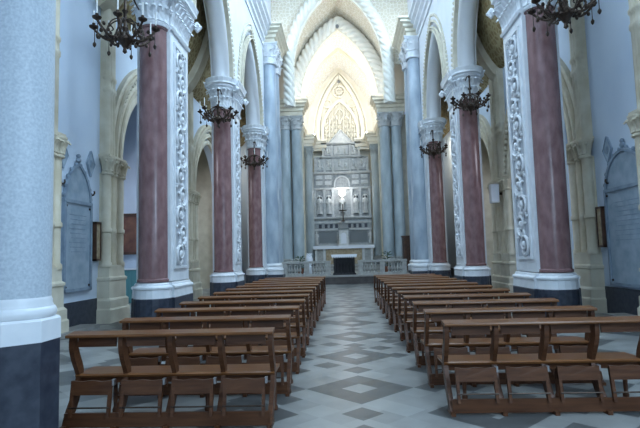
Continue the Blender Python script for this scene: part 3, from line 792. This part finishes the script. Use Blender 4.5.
def make_pew(label, loc):
    t = thing('church_pew', label, 'pew', loc, group='rows of wooden pews')
    # book ledge, rounded, tilted a little
    pr = [(-.10, .855), (-.105, .868), (-.10, .882), (.06, .90), (.075, .893), (.075, .872), (.06, .865)]
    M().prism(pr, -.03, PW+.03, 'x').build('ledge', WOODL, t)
    for k in range(4):
        x0 = k*BAY+.055; M().prism([(-.02, .755), (.0, .75), (.02, .865), (-.01, .865)], x0, x0+BAY-.11, 'x').build('back_panel', WOOD, t)
    path = smooth_pts([(-.0, .87), (.0, .76), (.045, .64), (.11, .52), (.125, .43), (.085, .32), (.01, .20), (-.07, .10), (-.125, .0)], 3)
    wd = [.075 + .03*abs(sin(3.1*i/(len(path)-1)*2)) for i in range(len(path))]
    post = None
    for k in range(5):
        x = k*BAY
        if post is None:
            m = M(); side_plank(m, -.022, .022, path, wd); m.box(-.022, -.2, 0, .022, .0, .035)
            post = m.build('post', WOOD, t, False, (x, 0, 0))
        else:
            p = post.copy(); C.objects.link(p); p.parent = t; p.location = (x, 0, 0)
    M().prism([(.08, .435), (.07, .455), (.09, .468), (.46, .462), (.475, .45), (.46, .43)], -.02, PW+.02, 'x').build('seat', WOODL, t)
    M().box(0, .12, .37, PW, .145, .43).build('seat_rail', WOOD, t)
    leg = None
    for x in (BAY*.5, BAY*2.5, PW-.03):
        if leg is None:
            leg = M().lathe([(.03, 0), (.034, .03), (.02, .06), (.026, .2), (.02, .33), (.03, .4), (.03, .432)], 0, 0, 8).build('leg', WOOD, t, True, (x, .40, 0))
        else:
            l = leg.copy(); C.objects.link(l); l.parent = t; l.location = (x, .40, 0)
    M().box(.0, -.155, .02, PW, -.125, .15).build('base_rail', WOOD, t)
    kn = None
    def P(s, z): return -.20 + s*1 , z
    for k in range(4):
        x = k*BAY
        if kn is None:
            w0, w1 = .05, BAY-.045
            # folded kneeler board with a wavy top edge
            n = 12; top = [(w0 + (w1-w0)*i/n, .445 + .005*cos(i/n*2*pi*2)) for i in range(n+1)]
            m = M(); poly = [(w0, .318)] + top + [(w1, .318)]
            m.rings([[(a, -.145 + .02*(b > .4), b) for a, b in poly], [(a, -.115 + .02*(b > .4), b) for a, b in poly]])
            kn = m.build('kneeler', WOOD, t, False, (x, 0, 0))
            a = M()
            for xx in (w0, w1-.03): a.rings([[(xx, -.185, .12), (xx+.03, -.185, .12), (xx+.03, -.15, .12), (xx, -.15, .12)], [(xx, -.125, .435), (xx+.03, -.125, .435), (xx+.03, -.09, .435), (xx, -.09, .435)]])
            a.build_each('kneeler_arm', WOOD, kn)
            M().tube([(w0, -.17, .205), (w1, -.17, .205)], .008, 6).build('rod', IRON, kn)
            h = M().box(w1-.005, -.12, .40, w1+.02, -.07, .455); h.build('hinge', METAL, kn)
        else:
            q = kn.copy(); C.objects.link(q); q.parent = t; q.location = (x, 0, 0); kids(kn, q)
    return t
ORD = ['front', 'second', 'third', 'fourth', 'fifth', 'sixth', 'seventh', 'eighth', 'ninth', 'tenth', 'eleventh', 'last']
def plabel(i, side):
    if i == 0: return 'nearest wooden pew of the %s block, its folded kneelers facing the camera' % side
    if i == 11: return 'farthest wooden pew of the %s block, close to the altar step' % side
    return '%s wooden pew from the camera in the %s block' % (ORD[i], side)
LY = [4.98 + 1.085*i for i in range(12)]
RY = [5.27 + 1.07*i for i in range(12)]
p0 = make_pew(plabel(0, 'left'), (-2.735, LY[0], 0))
for i in range(1, 12): dup(p0, (-2.68 + random.uniform(-.015, .015), LY[i], 0), plabel(i, 'left'), rz=radians(random.uniform(-.3, .3)))
for i in range(12):
    dup(p0, (1.01 + random.uniform(-.015, .015), RY[i], 0), plabel(i, 'right'), rz=radians(random.uniform(-.3, .3)))

# ------------------------------------------------------------------ chandeliers
def make_chandelier(label, loc):
    t = thing('chandelier', label, 'chandelier', loc, group='bronze chandeliers by the piers')
    M().lathe([(.012, -.42), (.05, -.38), (.035, -.3), (.10, -.2), (.17, -.12), (.15, -.05), (.06, 0), (.05, .1), (.075, .16), (.04, .22), (.035, .5), (.07, .56), (.03, .62), (.025, .95), (.055, 1.0), (.02, 1.06)], 0, 0, 12).build('stem', IRON, t, True)
    M().tube([(.0, .0, 1.02), (.0, .3, 1.12), (0, .6, 1.02), (0, .75, .98)], .022, 6).build('hook', IRON, t)
    arm = None
    for k in range(8):
        a = 2*pi*k/8 + .2
        if arm is None:
            m = M()
            pts = smooth_pts([(.05, .05), (.18, -.08), (.36, -.12), (.52, -.02), (.62, .08), (.66, .14)], 4)
            m.tube([(x, 0, z) for x, z in pts], .028, 6)
            for x, z in ((.12, -.06), (.27, -.16), (.36, .12), (.55, -.06), (.5, .1)): m.ball((x, 0, z), .045, .03, .05, 6, 4)
            m.tube([(x, 0, z) for x, z in smooth_pts([(.30, -.12), (.40, .02), (.34, .1), (.28, .04), (.32, 0)], 3)], .016, 5)
            m.tube([(x, 0, z) for x, z in smooth_pts([(.05, .34), (.2, .32), (.34, .2), (.42, .02)], 3)], .016, 5)
            for x in (.2, .46): m.ball((x, 0, -.12+.06*(x > .4)), .04, n=6, m=4)
            arm = m.build('arm', IRON, t, True); arm.rotation_euler = (0, 0, a)
            M().lathe([(.015, .10), (.09, .15), (.10, .18), (.03, .17), (.035, .25), (.02, .25)], .66, 0, 10).build('drip_pan', IRON, arm)
            M().lathe([(.017, .24), (.015, .55)], .66, 0, 8).build('candle', CANDLE, arm)
            M().lathe([(.008, -.30), (.035, -.26), (.04, -.22), (.01, -.17), (.008, -.06), (.008, .1)], .64, 0, 6).build('pendant', IRON, arm)
        else:
            q = arm.copy(); C.objects.link(q); q.parent = t; q.rotation_euler = (0,0,a); kids(arm, q)
    return t
ch0 = make_chandelier('bronze chandelier with white candles at the top left, beside the first left pier', (-4.72, 10.55, 6.6))
for loc, lab in (((-4.5, 18.0, 6.85), 'bronze chandelier in front of the second left pier'),
                 ((-4.42, 25.0, 6.45), 'smallest bronze chandelier on the left, by the tall grey column'),
                 ((4.88, 10.55, 6.7), 'bronze chandelier at the top right, partly cut by the top edge of the picture'),
                 ((4.75, 18.0, 6.95), 'bronze chandelier in front of the second right pier'),
                 ((4.65, 25.0, 6.7), 'smallest bronze chandelier on the right, by the tall grey column')):
    dup(ch0, loc, lab)

# ------------------------------------------------------------------ aisle: respond piers, chapel arches, plaques
def respond_parts(t, y0, y1, zc, upper):
    """clustered pier against the aisle wall; x local: 0 at wall, negative = towards the nave"""
    w = y1-y0; d = .28
    rs = []
    for z, g in ((0, .12), (.34, .12), (.38, .09), (.58, .09), (.64, .04), (1.08, .035), (1.1, .06), (1.16, .06), (1.2, .01), (1.5, .0)):
        rs.append([(.0, y0-g, z), (-d-g, y0-g+.02, z), (-d-g, y1+g-.02, z), (.0, y1+g, z)])
    j = thing_part = M().rings(rs).build('base', CREAMST, t)
    m = M(); m.box(-d+.12, y0+.04, 1.4, 0, y1-.04, zc)
    n = max(3, int(round(w/.34)))
    for i in range(n):
        y = y0 + .1 + (w-.2)*i/(n-1); rr = .12 if i % 2 == 0 else .085
        m.lathe([(rr*1.3, 1.45), (rr*1.3, 1.55), (rr, 1.6), (rr, 2.35), (rr*1.25, 2.38), (rr*1.25, 2.46), (rr, 2.5), (rr, zc)], -d+.12, y, 12)
    m.build('shafts', GOLD, t, True)
    m = M()
    m.rings([[(.0, y0-g, z), (-d-g, y0-g, z), (-d-g, y1+g, z), (.0, y1+g, z)] for z, g in ((zc+.40, -.04), (zc+.44, .03), (zc+.5, .03))])
    for i in range(n):
        y = y0 + .1 + (w-.2)*i/(n-1); rr = .12 if i % 2 == 0 else .085
        m.lathe([(rr*1.05, zc-.06), (rr*1.35, zc-.03), (rr*1.35, zc), (rr*1.05, zc+.03), (rr*1.15, zc+.16), (rr*1.55, zc+.34), (rr*1.75, zc+.38), (rr*1.75, zc+.42)], -d+.10, y, 12)
        for q in range(5):
            aa = pi/2 + pi*(q+.5)/5; leaf(m, -d+.10+rr*cos(aa), y+rr*sin(aa), cos(aa), sin(aa), zc+.04, .34, rr*1.0, .13)
    m.build('capital', GOLD, t)
    if upper:
        a, b = upper; m = M(); m.box(-d+.12, a, zc+.5, 0, b, 8.75)
        for y in (a+.1, (a+b)/2, b-.1): m.lathe([(.1, zc+.5), (.1, 6.15), (.13, 6.2), (.13, 6.3), (.1, 6.35), (.1, 6.5), (.13, 6.55), (.13, 6.62), (.1, 6.66), (.1, 8.7)], -d+.14, y, 10)
        m.build('upper_shafts', GOLD, t, True)

def chapel_arch(label, yc, y_near, y_far):
    t = thing('chapel_archway', label, 'archway', (AX, yc, 0))
    respond_parts(t, y_near[0]-yc, y_near[1]-yc, 3.95, (y_near[0]-yc+.02, y_near[0]-yc+.5))
    respond_parts(t, y_far[0]-yc, y_far[1]-yc, 3.95, (y_far[1]-yc-.55, y_far[1]-yc-.02))
    m = M()
    for du, w, d in ((0, .2, .10), (.2, .10, .20), (.32, .26, .13), (.60, .10, .26), (.72, .16, .18)):
        m.sweep([(0, a, z) for a, z in arc(CIN+du, CINH+du*1.05, 28, CSP)], (-1,0,0), [(0, -.02), (w, -.02), (w, d*.8), (w*.6, d), (w*.3, d), (0, d*.8)])
    m.build('archivolt', GOLD, t)
    bd = M(); L = arc(CIN+.45, CINH+.47, 90, CSP); last = L[0]
    for a, z in L:
        if math.hypot(a-last[0], z-last[1]) >= .2: bd.ball((-.16, a, z), .08, .08, .08, 6, 4); last = (a, z)
    bd.build('bead_row', CREAMST, t, True)
    return t
for i, (yc, yn, yf, lab) in enumerate(((CH[0], (12.88, 13.85), (19.0, 20.0), 'first'), (CH[1], (20.15, 21.1), (26.1, 27.0), 'second'))):
    t = chapel_arch('golden stone chapel archway in the right aisle, %s from the camera' % lab, yc, yn, yf)
    dup(t, (-AX, yc, 0), 'golden stone chapel archway in the left aisle, %s from the camera' % lab, scale=(-1,1,1))
t = thing('respond_pier', 'slim cream wall shaft with leafy capital at the right edge, beyond the slate memorial', 'pier', (AX, 10.42, 0))
respond_parts(t, -.3, .3, 3.95, (-.2, .2))
dup(t, (-AX, 10.42, 0), 'slim cream wall shaft with leafy capital just behind the foreground granite column', scale=(-1,1,1))

def plaque(label, y, w, z0, z1, zt):
    """memorial on the right aisle wall; local x=0 wall plane, -x towards nave"""
    t = thing('memorial_plaque', label, 'memorial plaque', (AX, y, 0)); h = w/2
    M().box(-.05, -h, z0, 0, h, z1).build('slab', SLATE, t)
    m = M()
    for a, b, c, d in ((-h-.03, z0-.03, -h+.05, z1), (h-.05, z0-.03, h+.03, z1), (-h, z0-.03, h, z0+.05), (-h-.03, z1-.02, h+.03, z1+.06)): m.box(-.085, a, b, 0, c, d)
    m.build('border', SLATE2, t)
    g = [(y_, z) for y_, z in arc(h*.96, zt-z1-.12, 10, z1)]
    M().rings([[(-.045, a, b) for a, b in g], [(0, a, b) for a, b in g]]).build('gable', SLATE, t)
    m = M().sweep([(-.02, a, b) for a, b in g], (-1,0,0), [(-.03, -.02), (.04, -.02), (.04, .06), (-.03, .06)])
    for i in range(1, len(g)-1, 2): m.ball((-.04, g[i][0]*1.07, g[i][1]+.04), .04, .06, .06, 6, 4)
    m.ball((-.04, 0, zt-.02), .05, .1, .07, 8, 5); m.ball((-.04, 0, zt+.08), .05, .06, .06, 8, 5)
    m.build('crockets', SLATE2, t)
    m = M()
    for s in (-1, 1):
        for z in (z0+.1, z1-.1): m.ball((-.06, s*(h-.08), z), .03, .03, .03, 6, 4)
    m.build('studs', IRON, t)
    m = M()
    for k in range(9): m.box(-.056, -h*.62+.05*(k % 3), z1-.3-k*.11, -.05, h*.62-.04*(k % 2), z1-.285-k*.11)
    m.build('worn_lines', SLATE2, t)
    return t
plaque('tall pointed slate memorial on the right aisle wall', 11.55, 1.72, .74, 2.95, 3.95)
pl_ = plaque('tall pointed slate memorial on the left aisle wall, behind the foreground column', 0, 1.22, .93, 3.02, 4.1)
pl_.location = (-AX, 11.78, 0); pl_.scale = (-1,1,1)
def shield(label, x, y, z, sx):
    t = thing('diamond_plaque', label, 'plaque', (x, y, z), scale=(sx,1,1))
    q = [(0, -.33), (.19, 0), (0, .33), (-.19, 0)]
    M().rings([[(-.04, a, b) for a, b in q], [(0, a, b) for a, b in q]]).build('slab', SLATE, t)
    m = M()
    for i in range(4):
        a, b = q[i], q[(i+1) % 4]; m.tube([(-.045, a[0], a[1]), (-.045, b[0], b[1])], .02, 4)
    m.build('border', SLATE2, t)
    M().ball((-.05, 0, 0), .02, .08, .1, 8, 5).build('emblem', SLATE2, t)
    return t
shield('small slate diamond on the left aisle wall, between the memorial and the chapel archway', -AX, 12.38, 4.1, -1)
shield('small slate diamond on the left aisle wall, next to the cream wall shaft', -AX, 11.12, 4.1, -1)
shield('small slate diamond on the right aisle wall, between the memorial and the chapel archway', AX, 12.2, 3.95, 1)
shield('small slate diamond at the right edge of the picture, above the memorial shoulder', AX, 10.75, 4.05, 1)
def hook(label, x, y, z, sx):
    t = thing('wall_hook', label, 'hook', (x, y, z), scale=(sx,1,1))
    M().tube([(0,0,0), (-.08,0,0), (-.11,0,.05), (-.1,0,.1)], .022, 6).build('hook_arm', IRON, t)
    M().lathe([(.045, -.05), (.045, .05)], 0, 0, 8).build('rosette', IRON, t)
hook('dark iron wall hook left of the pointed top of the left memorial', -AX, 11.08, 3.4, -1)
hook('dark iron wall hook right of the pointed top of the left memorial', -AX, 12.45, 3.3, -1)
hook('dark iron wall hook left of the pointed top of the right memorial', AX, 12.25, 3.15, 1)

def station(label, sx):
    t = thing('picture_frame', label, 'picture', (sx*AX, 12.62, 1.62), scale=(sx,1,1)); h = 1.0
    m = M()
    for a, b, c, d in ((-.13, 0, -.10, h), (.10, 0, .13, h), (-.13, 0, .13, .05), (-.13, h-.05, .13, h)): m.box(-.15, a, b, 0, c, d)
    m.build('frame', DWOOD, t)
    M().box(-.13, -.11, .04, -.02, .11, h-.04).build('panel', GILT, t)
station('narrow dark framed relief hung on the chapel pier beside the right memorial', 1)
station('narrow dark framed relief hung on the chapel pier beside the left memorial', -1)

ls = thing('loudspeaker', 'white box loudspeaker on the golden pier in the right aisle', 'loudspeaker', (5.86, 19.5, 3.45))
M().box(-.14, -.14, 0, .16, .16, .72).build('cabinet', BOXW, ls); M().box(-.12, -.155, .05, .14, -.14, .67).build('grille', CLOTH, ls)
M().box(.16, -.03, .3, .3, .03, .4).build('bracket', IRON, ls)
# things seen inside the first left chapel
pf = thing('painting', 'dark red painting hanging inside the first left chapel', 'painting', (-8.35, 19.42, 1.9))
M().box(-.5, -.05, 0, .5, 0, 1.5).build('canvas', PAINT, pf)
m = M()
for a, b, c, d in ((-.56, -.06, -.48, 1.56), (.48, -.06, .56, 1.56), (-.56, -.06, .56, .04), (-.56, 1.46, .56, 1.56)): m.box(a, -.09, b, c, 0, d)
m.build('frame', DWOOD, pf)
cb = thing('cabinet', 'low teal cabinet inside the first left chapel', 'cabinet', (-8.1, 19.0, 0))
M().box(-.6, -.25, 0, .6, .3, 1.25).build('body', TEAL, cb); M().box(-.64, -.28, 1.25, .64, .32, 1.3).build('top', CLOTH, cb)
for s in (-.56, .03): M().box(s, -.27, .1, s+.53, -.25, 1.15).build('door', TEAL, cb)
lb = thing('wall_bracket', 'dark iron arm reaching out inside the first left chapel', 'bracket', (-6.85, 16.6, 2.75))
lb.location = (-7.45, 19.45, 2.95)
M().tube([(0, 0, 0), (0.05, -.6, .05), (.1, -1.1, 0)], .04, 6).build('arm', IRON, lb); M().lathe([(.03, -.02), (.09, .06), (.1, .1)], .1, -1.1, 8).build('cup', IRON, lb)

# ------------------------------------------------------------------ light
def area(name, loc, target, size, power, col, sy=None):
    l = bpy.data.lights.new(name, 'AREA'); l.energy = power; l.color = col; l.shape = 'RECTANGLE'; l.size = size; l.size_y = sy or size
    o = bpy.data.objects.new(name, l); C.objects.link(o); o.location = loc
    o.rotation_euler = (Vector(target)-Vector(loc)).to_track_quat('-Z', 'Y').to_euler(); return o
DAY = (.55, .77, 1.)
for i, y in enumerate((1.2, 6.7, 12.3, 17.9, 23.4)):
    area('daylight_right', (4.25, y, 17.0), (-4.2, y+1.0, 4), 2.4, 900, DAY, 3.4)
    area('daylight_left', (-4.25, y, 17.0), (4.2, y+.5, 4), 2.4, 360, DAY, 3.4)
area('daylight_entrance', (.5, -3.6, 3.2), (-.5, 12, 2.5), 3, 150, DAY, 4)
WARM = (1., .985, .955)
for sx in (-1, 1):
    area('vault_floodlight', (sx*3.9, 27.6, 14.8), (-sx*.6, 33.5, 14.5), .8, 30, WARM)
    area('vault_floodlight', (sx*3.2, 31.6, 12.1), (-sx*.6, 33.0, 17.0), .7, 22, WARM)
    area('vault_floodlight', (sx*2.3, 34.1, 12.0), (-sx*.8, 36.0, 16.5), .7, 100, WARM)
    area('vault_floodlight', (sx*2.3, 36.4, 10.75), (-sx*.5, 38.4, 14.5), .7, 60, WARM)
    area('chapel_daylight', (sx*9.0, 16.4, 5.5), (sx*6.6, 16.6, 2.5), 1.6, 110, (.85, .88, 1.), 2.2)
    area('chapel_daylight', (sx*9.0, 23.6, 5.5), (sx*6.6, 23.6, 2.5), 1.6, 90, (.85, .88, 1.), 2.2)
for sx in (-1, 1):
    area('added_aisle_fill', (sx*5.85, 28.6, 8), (sx*5.85, 31.6, 3.5), .8, 40, (1., .95, .85), 1.2)  # added fill lamps that brighten the dark end wall of each aisle
area('added_column_fill', (3.9, .6, 4.4), (-3.1, 4.6, 2.6), 1.6, 330, DAY, 2.6)  # added fill lamp to brighten the near granite column, no window behind it
p = bpy.data.lights.new('altar_lamp_glow', 'POINT'); p.energy = 60; p.color = (.95, .97, 1.); p.shadow_soft_size = .25
o = bpy.data.objects.new('altar_lamp_glow', p); C.objects.link(o); o.location = (0, 37.6, 6.4)
w = bpy.data.worlds.new('World'); S.world = w; w.use_nodes = True
w.node_tree.nodes['Background'].inputs[0].default_value = (.6, .75, 1., 1); w.node_tree.nodes['Background'].inputs[1].default_value = .4

# ------------------------------------------------------------------ camera
f = 500.
N = Vector((24/f, -41/f, 1)).normalized(); r = radians(1.75)
U = Vector((-sin(r), cos(r), 0)); U = (U - N*U.dot(N)).normalized(); R = U.cross(N)
if R.x < 0: R = -R
# columns of the camera's world matrix: its right, up and back axes
right = Vector((R.x, N.x, U.x)); up = Vector((R.y, N.y, U.y)); fwd = Vector((R.z, N.z, U.z)); back = -fwd
cd = bpy.data.cameras.new('camera'); cam = bpy.data.objects.new('camera', cd); C.objects.link(cam)
cam.matrix_world = Matrix(((right.x, up.x, back.x, 0), (right.y, up.y, back.y, 0), (right.z, up.z, back.z, 1.6), (0,0,0,1)))
cd.sensor_width = 36; cd.sensor_fit = 'HORIZONTAL'; cd.lens = 36*f/640; cd.clip_end = 200
S.camera = cam
S.view_settings.view_transform = 'Standard'; S.view_settings.look = 'None'; S.view_settings.gamma = 1; S.view_settings.use_curve_mapping = False
S.view_settings.exposure = 0.
S.cycles.max_bounces = 6; S.cycles.diffuse_bounces = 4; S.cycles.glossy_bounces = 3
S.cycles.use_denoising = True
